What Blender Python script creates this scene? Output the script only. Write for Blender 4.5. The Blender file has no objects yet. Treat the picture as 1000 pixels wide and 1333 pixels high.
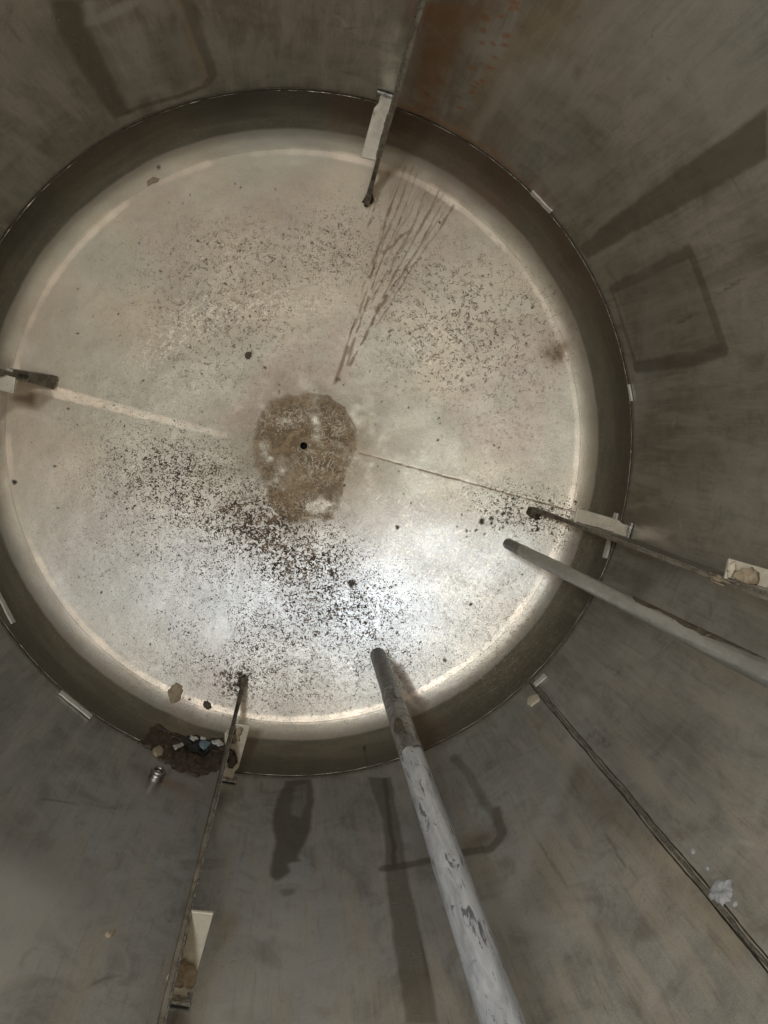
import bpy, bmesh, math, random
import numpy as np
from mathutils import Vector, Matrix
PI = math.pi
S = bpy.context.scene
COL = S.collection

# ------------------------------------------------------------------ camera
CA, CB = -.1168, -.1007
CAM = np.array([.0085, .0835, 2.2634])
cam_d = bpy.data.cameras.new('camera'); cam = bpy.data.objects.new('camera', cam_d); COL.objects.link(cam)
cam.location = CAM; cam.rotation_euler = (CA, CB, 0)
cam_d.sensor_fit = 'HORIZONTAL'; cam_d.sensor_width = 36; cam_d.lens = 36.0
cam_d.clip_start = .05; cam_d.clip_end = 50
S.camera = cam

# ------------------------------------------------------------------ light
W = bpy.data.worlds.new('World'); S.world = W; W.use_nodes = True
W.node_tree.nodes['Background'].inputs[0].default_value = (1, .86, .68, 1)
W.node_tree.nodes['Background'].inputs[1].default_value = .09

def area(name, loc, to, size, power, col, spread=180):
    l = bpy.data.lights.new(name, 'AREA'); l.shape = 'DISK'; l.size = size; l.energy = power; l.color = col
    l.spread = math.radians(spread)
    o = bpy.data.objects.new(name, l); COL.objects.link(o); o.location = loc
    o.rotation_euler = (Vector(to) - Vector(loc)).to_track_quat('-Z', 'Y').to_euler()
    return o
area('manhole_light', (-.33, .38, 2.62), (.35, -.6, -.2), .20, 27, (.91, .96, 1.0))
area('warm_fill_light', (.12, .02, 2.75), (.15, .3, -.3), .7, 5.2, (1.0, .76, .50))  # added warm fill above the camera, no real source

S.view_settings.view_transform = 'Standard'; S.view_settings.look = 'None'
S.view_settings.exposure = -0.38; S.view_settings.gamma = 1
S.render.resolution_x = 768; S.render.resolution_y = 1024
S.render.engine = 'CYCLES'
S.cycles.max_bounces = 6; S.cycles.diffuse_bounces = 3; S.cycles.glossy_bounces = 3

# ------------------------------------------------------------------ tank profile and surface look-up
R0 = 1.0; FL, RK, RC = .10, .15, 2.0
SA = (R0 - RK) / (RC - RK)                    # sine of the crown's edge slope
RCR = (R0 - RK) + RK * SA                     # radius of the crease
ZB = -FL - RK * math.sqrt(1 - SA * SA) - (RC - RC * math.sqrt(1 - SA * SA))
def prof(r):
    r = np.minimum(r, 1.0)
    return np.where(r < RCR, ZB + RC - np.sqrt(RC * RC - r * r),
                    -FL - np.sqrt(np.maximum(0, RK ** 2 - (r - (R0 - RK)) ** 2)))
_ca, _sa, _cb, _sb = math.cos(CA), math.sin(CA), math.cos(CB), math.sin(CB)
ROT = np.array([[_cb, 0, _sb], [0, 1, 0], [-_sb, 0, _cb]]) @ np.array([[1, 0, 0], [0, _ca, -_sa], [0, _sa, _ca]])
def surf(px, py):
    """where on the tank's inner surface a point of the photograph lies: points, inward normals"""
    px = np.atleast_1d(np.asarray(px, float)); py = np.atleast_1d(np.asarray(py, float))
    d = np.stack([(px - 500) / 1000, -(py - 666.5) / 1000, -np.ones_like(px)], 1) @ ROT.T
    A = d[:, 0] ** 2 + d[:, 1] ** 2; B = CAM[0] * d[:, 0] + CAM[1] * d[:, 1]; c = CAM[0] ** 2 + CAM[1] ** 2 - 1
    t = (-B + np.sqrt(B * B - A * c)) / np.maximum(A, 1e-9)
    Pw = CAM + d * t[:, None]
    z = np.full(len(px), -.3)
    for _ in range(60):
        tt = (z - CAM[2]) / d[:, 2]; P = CAM + d * tt[:, None]; r = np.hypot(P[:, 0], P[:, 1])
        z = .5 * z + .5 * prof(r)
    wall = Pw[:, 2] > -FL
    P[wall] = Pw[wall]
    r = np.hypot(P[:, 0], P[:, 1]); rr = np.maximum(r, 1e-6)
    N = np.zeros_like(P)
    cen_r = np.where(r < RCR, 0, R0 - RK); cen_z = np.where(r < RCR, ZB + RC, -FL)
    nr = cen_r - r; nz = cen_z - P[:, 2]; L = np.hypot(nr, nz)
    N[:, 0] = nr / L * P[:, 0] / rr; N[:, 1] = nr / L * P[:, 1] / rr; N[:, 2] = nz / L
    N[wall] = np.stack([-P[wall, 0], -P[wall, 1], 0 * P[wall, 0]], 1)
    return P, N
def F(px, py):
    P, _ = surf(px, py); return float(P[0, 0]), float(P[0, 1])
def WL(px, py):
    d = np.array([(px - 500) / 1000, -(py - 666.5) / 1000, -1.]) @ ROT.T
    A = d[0] ** 2 + d[1] ** 2; B = CAM[0] * d[0] + CAM[1] * d[1]; c = CAM[0] ** 2 + CAM[1] ** 2 - 1
    t = (-B + math.sqrt(B * B - A * c)) / A; P = CAM + d * t
    return math.atan2(P[1], P[0]), float(P[2])

# ------------------------------------------------------------------ numpy noise
def vnoise(x, y, seed):
    xi = np.floor(x).astype(np.int64); yi = np.floor(y).astype(np.int64)
    xf = x - xi; yf = y - yi
    u = xf * xf * (3 - 2 * xf); v = yf * yf * (3 - 2 * yf)
    def h(a, b):
        n = (a * 374761393 + b * 668265263 + seed * 1442695041) & 0x7fffffff
        n = ((n ^ (n >> 13)) * 1274126177) & 0x7fffffff
        return ((n ^ (n >> 16)) & 0xffff) / 65535.0
    return (h(xi, yi) * (1 - u) + h(xi + 1, yi) * u) * (1 - v) + (h(xi, yi + 1) * (1 - u) + h(xi + 1, yi + 1) * u) * v
def fbm(x, y, sc, seed, oc=4):
    s = 0; a = .5; t = 0
    for k in range(oc):
        s = s + a * vnoise(x * sc + 17.3 * k + 50, y * sc - 9.1 * k + 50, seed + k); t += a; a *= .55; sc *= 2.03
    return s / t
def sstep(a, b, x):
    t = np.clip((x - a) / (b - a), 0, 1); return t * t * (3 - 2 * t)

class Canvas:
    """a metric map of stain strength over part of the tank's surface"""
    def __init__(s, x0, x1, y0, y1, step):
        s.x0, s.y0, s.st = x0, y0, step
        s.nx = int((x1 - x0) / step) + 1; s.ny = int((y1 - y0) / step) + 1
        s.X, s.Y = np.meshgrid(x0 + np.arange(s.nx) * step, y0 + np.arange(s.ny) * step, indexing='ij')
        s.A = np.zeros((s.nx, s.ny), np.float32)
    def win(s, xa, xb, ya, yb):
        i0 = max(0, int((xa - s.x0) / s.st)); i1 = min(s.nx, int((xb - s.x0) / s.st) + 2)
        j0 = max(0, int((ya - s.y0) / s.st)); j1 = min(s.ny, int((yb - s.y0) / s.st) + 2)
        return slice(i0, max(i0, i1)), slice(j0, max(j0, j1))
    def put(s, w, v, mode='max'):
        if v.size == 0: return
        s.A[w] = np.maximum(s.A[w], v) if mode == 'max' else (s.A[w] + v if mode == 'add' else s.A[w] * (1 - v))
    def blob(s, c, sx, sy, ang, amp, mode='max'):
        m = 3 * max(sx, sy); w = s.win(c[0] - m, c[0] + m, c[1] - m, c[1] + m)
        dx = s.X[w] - c[0]; dy = s.Y[w] - c[1]; ca, sa = math.cos(ang), math.sin(ang)
        a = (dx * ca + dy * sa) / sx; b = (-dx * sa + dy * ca) / sy
        s.put(w, amp * np.exp(-.5 * (a * a + b * b)), mode)
    def line(s, pts, wd, amp, soft=None, mode='max', taper=False):
        soft = soft or wd * .6
        n = len(pts) - 1
        for k in range(n):
            (xa, ya), (xb, yb) = pts[k], pts[k + 1]; m = wd + soft * 2 + .003
            w = s.win(min(xa, xb) - m, max(xa, xb) + m, min(ya, yb) - m, max(ya, yb) + m)
            dx, dy = xb - xa, yb - ya; L = max(dx * dx + dy * dy, 1e-12)
            t = np.clip(((s.X[w] - xa) * dx + (s.Y[w] - ya) * dy) / L, 0, 1)
            d = np.hypot(s.X[w] - xa - t * dx, s.Y[w] - ya - t * dy)
            q = (k + t) / n
            aa = amp * (np.sin(np.clip(q, 0, 1) * PI) ** .5 if taper else 1)
            s.put(w, aa * (1 - sstep(wd * .5, wd * .5 + soft, d)), mode)
    def poly(s, pts, soft, amp, mode='max'):
        P = np.array(pts); m = soft * 2 + .01
        w = s.win(P[:, 0].min() - m, P[:, 0].max() + m, P[:, 1].min() - m, P[:, 1].max() + m)
        X, Y = s.X[w], s.Y[w]; ins = np.zeros(X.shape, bool); D = np.full(X.shape, 9.)
        for k in range(len(P)):
            (xa, ya), (xb, yb) = P[k], P[(k + 1) % len(P)]
            c = ((ya > Y) != (yb > Y)) & (X < (xb - xa) * (Y - ya) / ((yb - ya) or 1e-9) + xa); ins ^= c
            dx, dy = xb - xa, yb - ya; t = np.clip(((X - xa) * dx + (Y - ya) * dy) / max(dx * dx + dy * dy, 1e-12), 0, 1)
            D = np.minimum(D, np.hypot(X - xa - t * dx, Y - ya - t * dy))
        sd = np.where(ins, -D, D)
        s.put(w, amp * (1 - sstep(-soft, soft, sd)), mode)
    def sample(s, x, y):
        fx = np.clip((x - s.x0) / s.st, 0, s.nx - 1.001); fy = np.clip((y - s.y0) / s.st, 0, s.ny - 1.001)
        i = fx.astype(int); j = fy.astype(int); u = fx - i; v = fy - j; A = s.A
        return (A[i, j] * (1 - u) + A[i + 1, j] * u) * (1 - v) + (A[i, j + 1] * (1 - u) + A[i + 1, j + 1] * u) * v

# ------------------------------------------------------------------ object helpers
def link(name, me, mat=None, parent=None, smooth=True, **props):
    o = bpy.data.objects.new(name, me); COL.objects.link(o)
    if mat: me.materials.append(mat)
    if smooth: me.polygons.foreach_set('use_smooth', [True] * len(me.polygons))
    if parent: o.parent = parent
    for k, v in props.items(): o[k] = v
    return o
def np_mesh(name, V, Q, attrs={}):
    me = bpy.data.meshes.new(name)
    me.vertices.add(len(V)); me.vertices.foreach_set('co', np.ascontiguousarray(V, np.float32).ravel())
    nq = len(Q); k = Q.shape[1]
    me.loops.add(nq * k); me.loops.foreach_set('vertex_index', np.ascontiguousarray(Q, np.int32).ravel())
    me.polygons.add(nq); me.polygons.foreach_set('loop_start', np.arange(0, nq * k, k, dtype=np.int32))
    me.update(calc_edges=True)
    for n, A in attrs.items():
        a = me.attributes.new(n, 'FLOAT_COLOR', 'POINT'); a.data.foreach_set('color', np.ascontiguousarray(A, np.float32).ravel())
    return me
def grid_quads(ni, nj, wrap=False, off=0):
    i = np.arange(ni if wrap else ni - 1); j = np.arange(nj - 1)
    I, J = np.meshgrid(i, j, indexing='ij'); I2 = (I + 1) % ni
    return off + np.stack([I * nj + J, I2 * nj + J, I2 * nj + J + 1, I * nj + J + 1], -1).reshape(-1, 4)
def bm_mesh(name, bm):
    me = bpy.data.meshes.new(name); bmesh.ops.recalc_face_normals(bm, faces=bm.faces); bm.to_mesh(me); bm.free(); return me
def empty(name, loc, label, cat, group=None, rz=0):
    o = bpy.data.objects.new(name, None); COL.objects.link(o); o.location = loc; o.rotation_euler = (0, 0, rz)
    o.empty_display_size = .05; o['label'] = label; o['category'] = cat
    if group: o['group'] = group
    return o

# ------------------------------------------------------------------ materials
class NT:
    def __init__(s, name):
        s.m = bpy.data.materials.new(name); s.m.use_nodes = True; s.t = s.m.node_tree
        s.b = s.t.nodes['Principled BSDF']; s.co = s.t.nodes.new('ShaderNodeTexCoord')
    def n(s, ty, **kw):
        x = s.t.nodes.new(ty)
        for k, v in kw.items(): setattr(x, k, v)
        return x
    def put(s, sock, v):
        if v is None: return
        if isinstance(v, bpy.types.NodeSocket): s.t.links.new(v, sock)
        elif isinstance(v, (tuple, list)) and len(v) == 3 and sock.type == 'RGBA': sock.default_value = (*v, 1)
        else: sock.default_value = v
    def noise(s, sc, det=3, rough=.55, dist=0, vec=None, col=False):
        x = s.n('ShaderNodeTexNoise'); s.put(x.inputs['Vector'], vec or s.co.outputs['Object'])
        x.inputs['Scale'].default_value = sc; x.inputs['Detail'].default_value = det
        x.inputs['Roughness'].default_value = rough; x.inputs['Distortion'].default_value = dist
        return x.outputs['Color' if col else 'Fac']
    def scaled(s, v):
        x = s.n('ShaderNodeMapping'); s.put(x.inputs['Vector'], s.co.outputs['Object']); x.inputs['Scale'].default_value = v
        return x.outputs[0]
    def math(s, op, a, b=None, c=None, clamp=False):
        x = s.n('ShaderNodeMath', operation=op); x.use_clamp = clamp
        for i, v in enumerate((a, b, c)): s.put(x.inputs[i], v)
        return x.outputs[0]
    def ss(s, v, a, b, lo=0., hi=1.):
        x = s.n('ShaderNodeMapRange', interpolation_type='SMOOTHSTEP')
        for i, q in enumerate((v, a, b, lo, hi)): s.put(x.inputs[i], q)
        return x.outputs[0]
    def mix(s, f, a, b, blend='MIX'):
        x = s.n('ShaderNodeMix', data_type='RGBA', blend_type=blend)
        s.put(x.inputs[0], f); s.put(x.inputs[6], a); s.put(x.inputs[7], b); return x.outputs[2]
    def attr(s, name):
        x = s.n('ShaderNodeAttribute', attribute_name=name); sp = s.n('ShaderNodeSeparateColor')
        s.put(sp.inputs[0], x.outputs['Color']); return sp.outputs[0], sp.outputs[1], sp.outputs[2], x.outputs['Alpha']
    def out(s, color, rough, metal=0., bump=None, bs=.3, dist=.002):
        s.put(s.b.inputs['Base Color'], color); s.put(s.b.inputs['Roughness'], rough); s.put(s.b.inputs['Metallic'], metal)
        if bump is not None:
            x = s.n('ShaderNodeBump'); x.inputs['Strength'].default_value = bs; x.inputs['Distance'].default_value = dist
            s.put(x.inputs['Height'], bump); s.put(s.b.inputs['Normal'], x.outputs[0])
        return s.m
def lerp(t, f, a, b): return t.math('ADD', a, t.math('MULTIPLY', f, b - a))

def floor_material():
    t = NT('dished_floor_steel')
    res, spk, rus, pal = t.attr('stain'); wht, dot, crk, ton = t.attr('marks')
    n1 = t.noise(3.2, 5, .6); n2 = t.noise(14, 4, .6); n3 = t.noise(420, 2, .6)
    base = t.mix(t.ss(n1, .35, .65), (.56, .485, .365), (.455, .39, .30))
    base = t.mix(t.ss(t.noise(1.9, 2, .5), .42, .62), base, (.475, .45, .36))
    base = t.mix(t.ss(t.noise(2.6, 3, .5, .4), .52, .70, 0, .8), base, (.47, .375, .31))
    base = t.mix(t.ss(n2, .35, .8, 0, .6), base, (.56, .52, .43))
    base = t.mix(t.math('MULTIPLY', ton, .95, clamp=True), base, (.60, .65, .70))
    base = t.mix(t.ss(n3, .3, .7, 0, .15), base, (.30, .27, .24))
    base = t.mix(t.math('MULTIPLY', pal, .9), base, (.92, .79, .64))
    # worm-like specks of dried product
    a = t.noise(128, 1, .5, .5); b = t.noise(70, 2, .5, .3); big = t.noise(26, 4, .65)
    ridge = t.math('ABSOLUTE', t.math('SUBTRACT', a, .5))
    thr = t.math('MULTIPLY', t.math('MULTIPLY', spk, .085), t.ss(b, .34, .54))
    thr = t.math('MULTIPLY', thr, t.ss(big, .33, .60, .55, 1.3))
    s1 = t.ss(t.math('SUBTRACT', thr, ridge), -.004, .008)
    ac = t.noise(72, 1.3, .5, .4); thc = t.math('MULTIPLY', t.math('SUBTRACT', spk, .80, clamp=True), .10)
    thc = t.math('MULTIPLY', thc, t.ss(t.noise(45, 1), .40, .58))
    s1 = t.math('MAXIMUM', s1, t.ss(t.math('SUBTRACT', thc, t.math('ABSOLUTE', t.math('SUBTRACT', ac, .5))), -.004, .008))
    a2 = t.noise(60, 3, .6, 1.0); ridge2 = t.math('ABSOLUTE', t.math('SUBTRACT', a2, .5))
    b2 = t.noise(55, 2, .5); thr2 = t.math('MULTIPLY', t.math('MULTIPLY', crk, .036), t.ss(b2, .42, .56))
    s2 = t.math('MULTIPLY', t.ss(t.math('SUBTRACT', thr2, ridge2), -.004, .006), .75)
    v = t.n('ShaderNodeTexVoronoi'); v.inputs['Scale'].default_value = 62; t.put(v.inputs['Vector'], t.co.outputs['Object'])
    vr = t.n('ShaderNodeSeparateColor'); t.put(vr.inputs[0], v.outputs['Color'])
    gate = t.math('LESS_THAN', vr.outputs[0], t.math('ADD', t.math('MULTIPLY', spk, .10), t.math('MULTIPLY', crk, .04)))
    s3 = t.math('MULTIPLY', t.ss(t.math('ADD', v.outputs['Distance'], t.math('MULTIPLY', t.noise(200, 2), .25)), .22, .30, 1, 0), gate)
    spc = t.math('MAXIMUM', t.math('MAXIMUM', s1, s2), s3)
    spcol = t.mix(t.ss(t.noise(30, 2), .4, .62), (.085, .060, .039), (.21, .145, .088))
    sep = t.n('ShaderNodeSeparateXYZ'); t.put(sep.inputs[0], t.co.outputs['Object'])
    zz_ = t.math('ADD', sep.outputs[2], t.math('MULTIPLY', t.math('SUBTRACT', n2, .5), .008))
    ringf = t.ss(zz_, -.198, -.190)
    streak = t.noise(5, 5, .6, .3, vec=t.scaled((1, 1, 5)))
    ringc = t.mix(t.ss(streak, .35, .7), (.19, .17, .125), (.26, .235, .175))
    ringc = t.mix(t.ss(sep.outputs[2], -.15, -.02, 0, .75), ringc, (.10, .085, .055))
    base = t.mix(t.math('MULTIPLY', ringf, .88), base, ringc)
    # short arc scratches round the drain
    rxy = t.math('SQRT', t.math('ADD', t.math('MULTIPLY', sep.outputs[0], sep.outputs[0]), t.math('MULTIPLY', sep.outputs[1], sep.outputs[1])))
    cmb = t.n('ShaderNodeCombineXYZ'); t.put(cmb.inputs[0], t.math('MULTIPLY', t.math('ARCTAN2', sep.outputs[1], sep.outputs[0]), 9.)); t.put(cmb.inputs[1], t.math('MULTIPLY', rxy, 210.))
    scr = t.noise(1., 2, .6, .35, vec=cmb.outputs[0]); scr = t.math('MULTIPLY', t.ss(scr, .60, .68), t.math('MULTIPLY', wht, t.math('SUBTRACT', 1., res)), clamp=True)
    base = t.mix(t.math('MULTIPLY', scr, .95), base, (.95, .84, .70))
    # brown cake round the drain, eaten through by pale veins
    wn = t.noise(36, 3, .6, 1.0); veins = t.ss(t.math('SUBTRACT', t.math('MULTIPLY', wht, .034), t.math('ABSOLUTE', t.math('SUBTRACT', wn, .5))), -.01, .015)
    rescol = t.mix(t.ss(t.noise(34, 6, .7, .5), .3, .7), (.34, .235, .13), (.46, .345, .21))
    rescol = t.mix(t.ss(t.noise(13, 5, .7, 1.), .40, .62, 0, .85), rescol, (.20, .135, .075))
    rescol = t.mix(t.ss(t.noise(160, 3, .6), .5, .75), rescol, (.17, .115, .066))
    base = t.mix(t.math('MULTIPLY', rus, .9), base, (.21, .115, .058))
    col = t.mix(res, base, rescol)
    col = t.mix(t.math('MULTIPLY', veins, .9), col, (.72, .65, .53))
    col = t.mix(spc, col, spcol); col = t.mix(dot, col, (.055, .042, .026))
    dirt = t.math('MAXIMUM', t.math('MAXIMUM', res, spc), t.math('MAXIMUM', dot, t.math('MULTIPLY', rus, .7)))
    rough = t.math('SUBTRACT', t.ss(t.noise(9, 3), .3, .7, .42, .47), t.math('MULTIPLY', ton, .06))
    rough = t.math('ADD', rough, t.ss(t.noise(240, 3, .7), .3, .7, -.05, .06))
    rough = t.math('ADD', rough, t.math('MULTIPLY', dirt, .3)); rough = t.math('SUBTRACT', rough, t.math('MULTIPLY', pal, .06))
    met = t.math('SUBTRACT', .72, t.math('MULTIPLY', dirt, .60), clamp=True)
    h = t.math('ADD', t.math('MULTIPLY', t.noise(300, 2, .65), .6), t.math('MULTIPLY', t.noise(38, 2), .5))
    return t.out(col, rough, met, h, .38, .0016)

def wall_material():
    t = NT('tank_wall_steel')
    drk, rus, pal, band = t.attr('stain'); shp, ylw, cool, grn = t.attr('marks')
    n1 = t.noise(2.3, 5, .6, .8); n2 = t.noise(7.5, 6, .65, 1.2); n3 = t.noise(22, 6, .7, 1.5); n4 = t.noise(380, 2)
    st = t.noise(6, 5, .6, .4, vec=t.scaled((3.2, 3.2, .55)))
    base = t.mix(t.ss(n1, .34, .66), (.52, .505, .44), (.30, .28, .23))
    base = t.mix(t.ss(t.noise(1.6, 3, .5, .5), .50, .70, 0, .45), base, (.34, .275, .205))
    base = t.mix(t.math('MULTIPLY', cool, .9), base, (.60, .66, .74))
    base = t.mix(t.ss(n2, .42, .70, 0, .60), base, (.25, .22, .18))
    base = t.mix(t.ss(st, .42, .66, 0, .75), base, (.58, .55, .50))
    base = t.mix(t.ss(n3, .5, .8, 0, .28), base, (.22, .19, .155))
    sw = t.noise(5, 3, .5, 2.6); base = t.mix(t.ss(t.math('ABSOLUTE', t.math('SUBTRACT', sw, .52)), 0., .03, .12, 0), base, (.50, .47, .42))
    sc = t.noise(9, 2, .5, 3.5); sm = t.math('MULTIPLY', t.ss(t.math('ABSOLUTE', t.math('SUBTRACT', sc, .47)), .0, .005, .7, 0), t.ss(t.noise(4.5, 2), .55, .66))
    base = t.mix(sm, base, (.12, .10, .08))
    base = t.mix(t.ss(n4, .35, .7, 0, .22), base, (.18, .16, .14))
    gr = t.noise(60, 4, .7, .3, vec=t.scaled((1.6, 1.6, .12))); base = t.mix(t.ss(gr, .50, .72, 0, .30), base, (.62, .59, .53))
    base = t.mix(t.ss(gr, .46, .28, 0, .30), base, (.16, .14, .11))
    base = t.mix(t.math('MULTIPLY', pal, .75), base, (.79, .81, .82))
    base = t.mix(t.math('MULTIPLY', ylw, .6), base, (.42, .31, .16))
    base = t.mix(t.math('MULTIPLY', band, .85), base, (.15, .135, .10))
    base = t.mix(t.math('MULTIPLY', drk, .85), base, (.10, .082, .058))
    rn = t.ss(t.noise(14, 5, .7), .3, .65, .55, 1)
    base = t.mix(t.math('MULTIPLY', rus, rn), base, (.34, .175, .065))
    base = t.mix(shp, base, (.33, .13, .03))
    rough = t.ss(n2, .3, .7, .30, .40); rough = t.math('ADD', rough, t.math('MULTIPLY', rus, .2))
    rough = t.math('SUBTRACT', rough, t.math('MULTIPLY', band, .05))
    met = t.math('SUBTRACT', .85, t.math('MULTIPLY', t.math('MAXIMUM', rus, shp), .6), clamp=True)
    h = t.math('ADD', t.math('MULTIPLY', t.noise(260, 2, .6), .4), t.math('MULTIPLY', t.noise(24, 2, .6), .6))
    return t.out(base, rough, met, h, .25, .002)

def steel(name, c1, c2, rough=.4, metal=.85, sc=30, dirt=None, dth=.55, bs=.3, vec=None):
    t = NT(name); v = t.scaled(vec) if vec else None
    col = t.mix(t.ss(t.noise(sc, 5, .65, .6, vec=v), .35, .68), c1, c2); met = metal
    if dirt:
        f = t.ss(t.noise(sc * 1.7, 5, .7, 1., vec=v), dth, dth + .07); col = t.mix(f, col, dirt)
        met = t.math('SUBTRACT', metal, t.math('MULTIPLY', f, metal * .8))
    r = t.ss(t.noise(sc * 3, 3), .3, .7, rough - .07, rough + .1)
    return t.out(col, r, met, t.noise(sc * 9, 4, .65), bs, .0015)
M = dict(
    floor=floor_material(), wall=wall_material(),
    plate=steel('baffle_plate_steel', (.42, .39, .33), (.22, .19, .155), .42, .8, 18, (.11, .08, .055), .60),
    bracket=steel('bracket_steel', (.66, .60, .48), (.52, .46, .36), .50, .35, 26, (.36, .27, .19), .63),
    bead=steel('weld_bead_steel', (.12, .105, .08), (.06, .05, .035), .38, .85, 60, (.06, .05, .035), .52, .8),
    toe_light=steel('seam_bead_steel', (.42, .39, .33), (.24, .215, .17), .35, .8, 60, (.08, .065, .045), .55, .8),
    toe=steel('weld_toe_steel', (.16, .14, .11), (.085, .07, .05), .35, .8, 14, (.55, .52, .46), .66, .5),
    bright=steel('bright_weld_steel', (.62, .60, .56), (.30, .28, .25), .30, .95, 90, (.07, .06, .045), .55, .9),
    tab=steel('pale_strip_paint', (.76, .72, .64), (.60, .55, .47), .55, .2, 60, (.30, .26, .2), .66),
    pipe_dark=steel('bare_pipe_steel', (.23, .22, .205), (.165, .155, .14), .42, .75, 20, (.08, .07, .055), .60, .3, (1, 1, .4)),
    pipe_white=steel('chalky_pipe_coat', (.68, .68, .68), (.42, .42, .42), .50, .35, 26, (.14, .14, .15), .56, .4, (1.6, 1.6, .30)),
    pipe_mid=steel('mottled_pipe_steel', (.34, .32, .29), (.19, .17, .14), .42, .7, 26, (.085, .065, .045), .54, .4),
    pipe_grey=steel('dull_pipe_steel', (.50, .48, .43), (.36, .34, .30), .46, .6, 22, (.19, .165, .13), .62, .4, (1, 1, .3)),
    brown=steel('brown_product_film', (.14, .11, .075), (.07, .053, .034), .6, .1, 40, (.40, .34, .26), .60, .8),
    sludge=steel('dried_sludge', (.095, .068, .042), (.028, .021, .013), .30, .1, 55, (.26, .19, .115), .58, 1.),
    crust=steel('tan_crust', (.42, .34, .23), (.28, .21, .13), .8, .0, 60, (.18, .13, .08), .62, .8),
    cream=steel('cream_crust', (.66, .58, .44), (.50, .42, .30), .8, .0, 70, (.34, .25, .16), .66, .7),
    grey=steel('grey_putty', (.42, .42, .41), (.34, .34, .33), .7, .0, 60, (.24, .22, .2), .66, .6),
    black=steel('black_film', (.012, .012, .013), (.03, .03, .03), .25, .0, 60, None, .5, .6),
    blue=steel('blue_print', (.24, .36, .42), (.16, .24, .30), .35, .0, 90, (.05, .06, .07), .60, .6),
    white=steel('white_film', (.62, .60, .55), (.42, .38, .33), .4, .0, 80, (.10, .08, .06), .58, .6),
    socket=steel('socket_steel', (.45, .43, .40), (.28, .26, .23), .34, .95, 40, (.12, .09, .06), .64),
    hole=steel('hole_bore', (.006, .006, .006), (.01, .009, .008), .7, .3, 40),
)

# ------------------------------------------------------------------ stain maps of the floor
rnd = random.Random(7)
def fc(): return Canvas(-1, 1, -1, 1, .0024)
PX = .0026                                         # metres of floor per photo pixel
residue, speck, rust, pale = fc(), fc(), fc(), fc()
vein, dot, crack, tone = fc(), fc(), fc(), fc()
def ell_pts(cx, cy, a, b): return [(cx + a * math.cos(k * .4), cy + b * math.sin(k * .4)) for k in range(16)]
def fpts(*p): return [F(*q) for q in p]
residue.poly(fpts((400, 512), (425, 515), (448, 530), (462, 556), (466, 584), (456, 604), (446, 622), (444, 650), (436, 672), (424, 678), (405, 676), (388, 682),
                  (362, 674), (350, 655), (343, 626), (331, 606), (328, 574), (334, 545), (352, 524), (374, 514)), .020, 1.)
residue.blob(F(395, 585), .19, .17, 0, .62)
residue.blob(F(395, 640), .11, .10, 0, .35)
residue.poly(fpts((395, 655), (420, 645), (434, 652), (432, 668), (412, 676), (396, 672)), .012, .70, 'cut')
residue.poly(fpts((348, 655), (368, 650), (376, 668), (366, 676), (350, 668)), .010, .55, 'cut')
for c, a, b, ang, am in [((385, 545), .085, .030, .15, 1), ((430, 560), .05, .05, 0, .9), ((345, 565), .03, .05, 0, .5), ((420, 605), .07, .06, 0, .9), ((355, 610), .03, .03, 0, .6), ((405, 660), .05, .035, 0, 1), ((365, 662), .035, .03, 0, .8)]:
    vein.blob(F(*c), a, b, ang, am)
for x_, y_, r_ in [(429, 665, 6), (434, 658, 5), (424, 671, 4), (412, 668, 3), (352, 640, 5), (347, 628, 5), (372, 672, 4), (360, 662, 3)]: residue.blob(F(x_, y_), r_ * PX * .6, r_ * PX * .7, 0, 1)
for c, a, b, ang, am in [((250, 640), 75, 45, -25, .9), ((340, 690), 75, 38, -28, 1.35), ((395, 735), 62, 40, -25, 1.25), ((290, 710), 100, 60, -20, .50), ((430, 790), 80, 50, -15, .95),
                         ((350, 825), 95, 45, 0, .66), ((190, 700), 70, 60, 0, .30), ((240, 610), 60, 22, -12, .95), ((360, 880), 80, 30, 0, .45), ((480, 830), 60, 45, 0, .62),
                         ((690, 668), 55, 24, -15, .7), ((640, 655), 35, 16, -20, .45), ((440, 335), 30, 30, 0, .30), ((310, 885), 22, 20, 0, .8), ((560, 850), 40, 30, 0, .25)]:
    speck.blob(F(*c), a * PX, b * PX, math.radians(ang), am)
for c, a, b, ang, am in [((600, 430), 85, 62, -20, 1.15), ((690, 400), 40, 60, 20, .5), ((430, 320), 55, 32, 10, .8), ((300, 400), 80, 60, 0, .85), ((320, 340), 60, 35, 0, .85), ((270, 460), 60, 45, 0, .6), ((530, 370), 45, 45, 0, .6),
                         ((650, 530), 60, 70, 0, .40), ((150, 520), 50, 40, 0, .30), ((400, 880), 130, 45, 0, .5), ((640, 800), 60, 50, 40, .5), ((200, 330), 50, 35, 0, .25)]:
    crack.blob(F(*c), a * PX, b * PX, math.radians(ang), am)
residue.line(fpts((400, 514), (425, 516), (447, 531), (461, 556)), .002, 1., .004); rust.line(fpts((400, 512), (426, 515), (448, 531), (463, 557)), .002, .8, .003)
residue.poly(fpts((344, 612), (450, 606), (447, 640), (437, 666), (428, 674), (400, 672), (384, 680), (362, 672), (350, 650)), .005, 1.)
residue.poly(fpts((400, 655), (420, 645), (430, 655), (424, 666), (408, 670), (398, 664)), .010, .8, 'cut')
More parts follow.
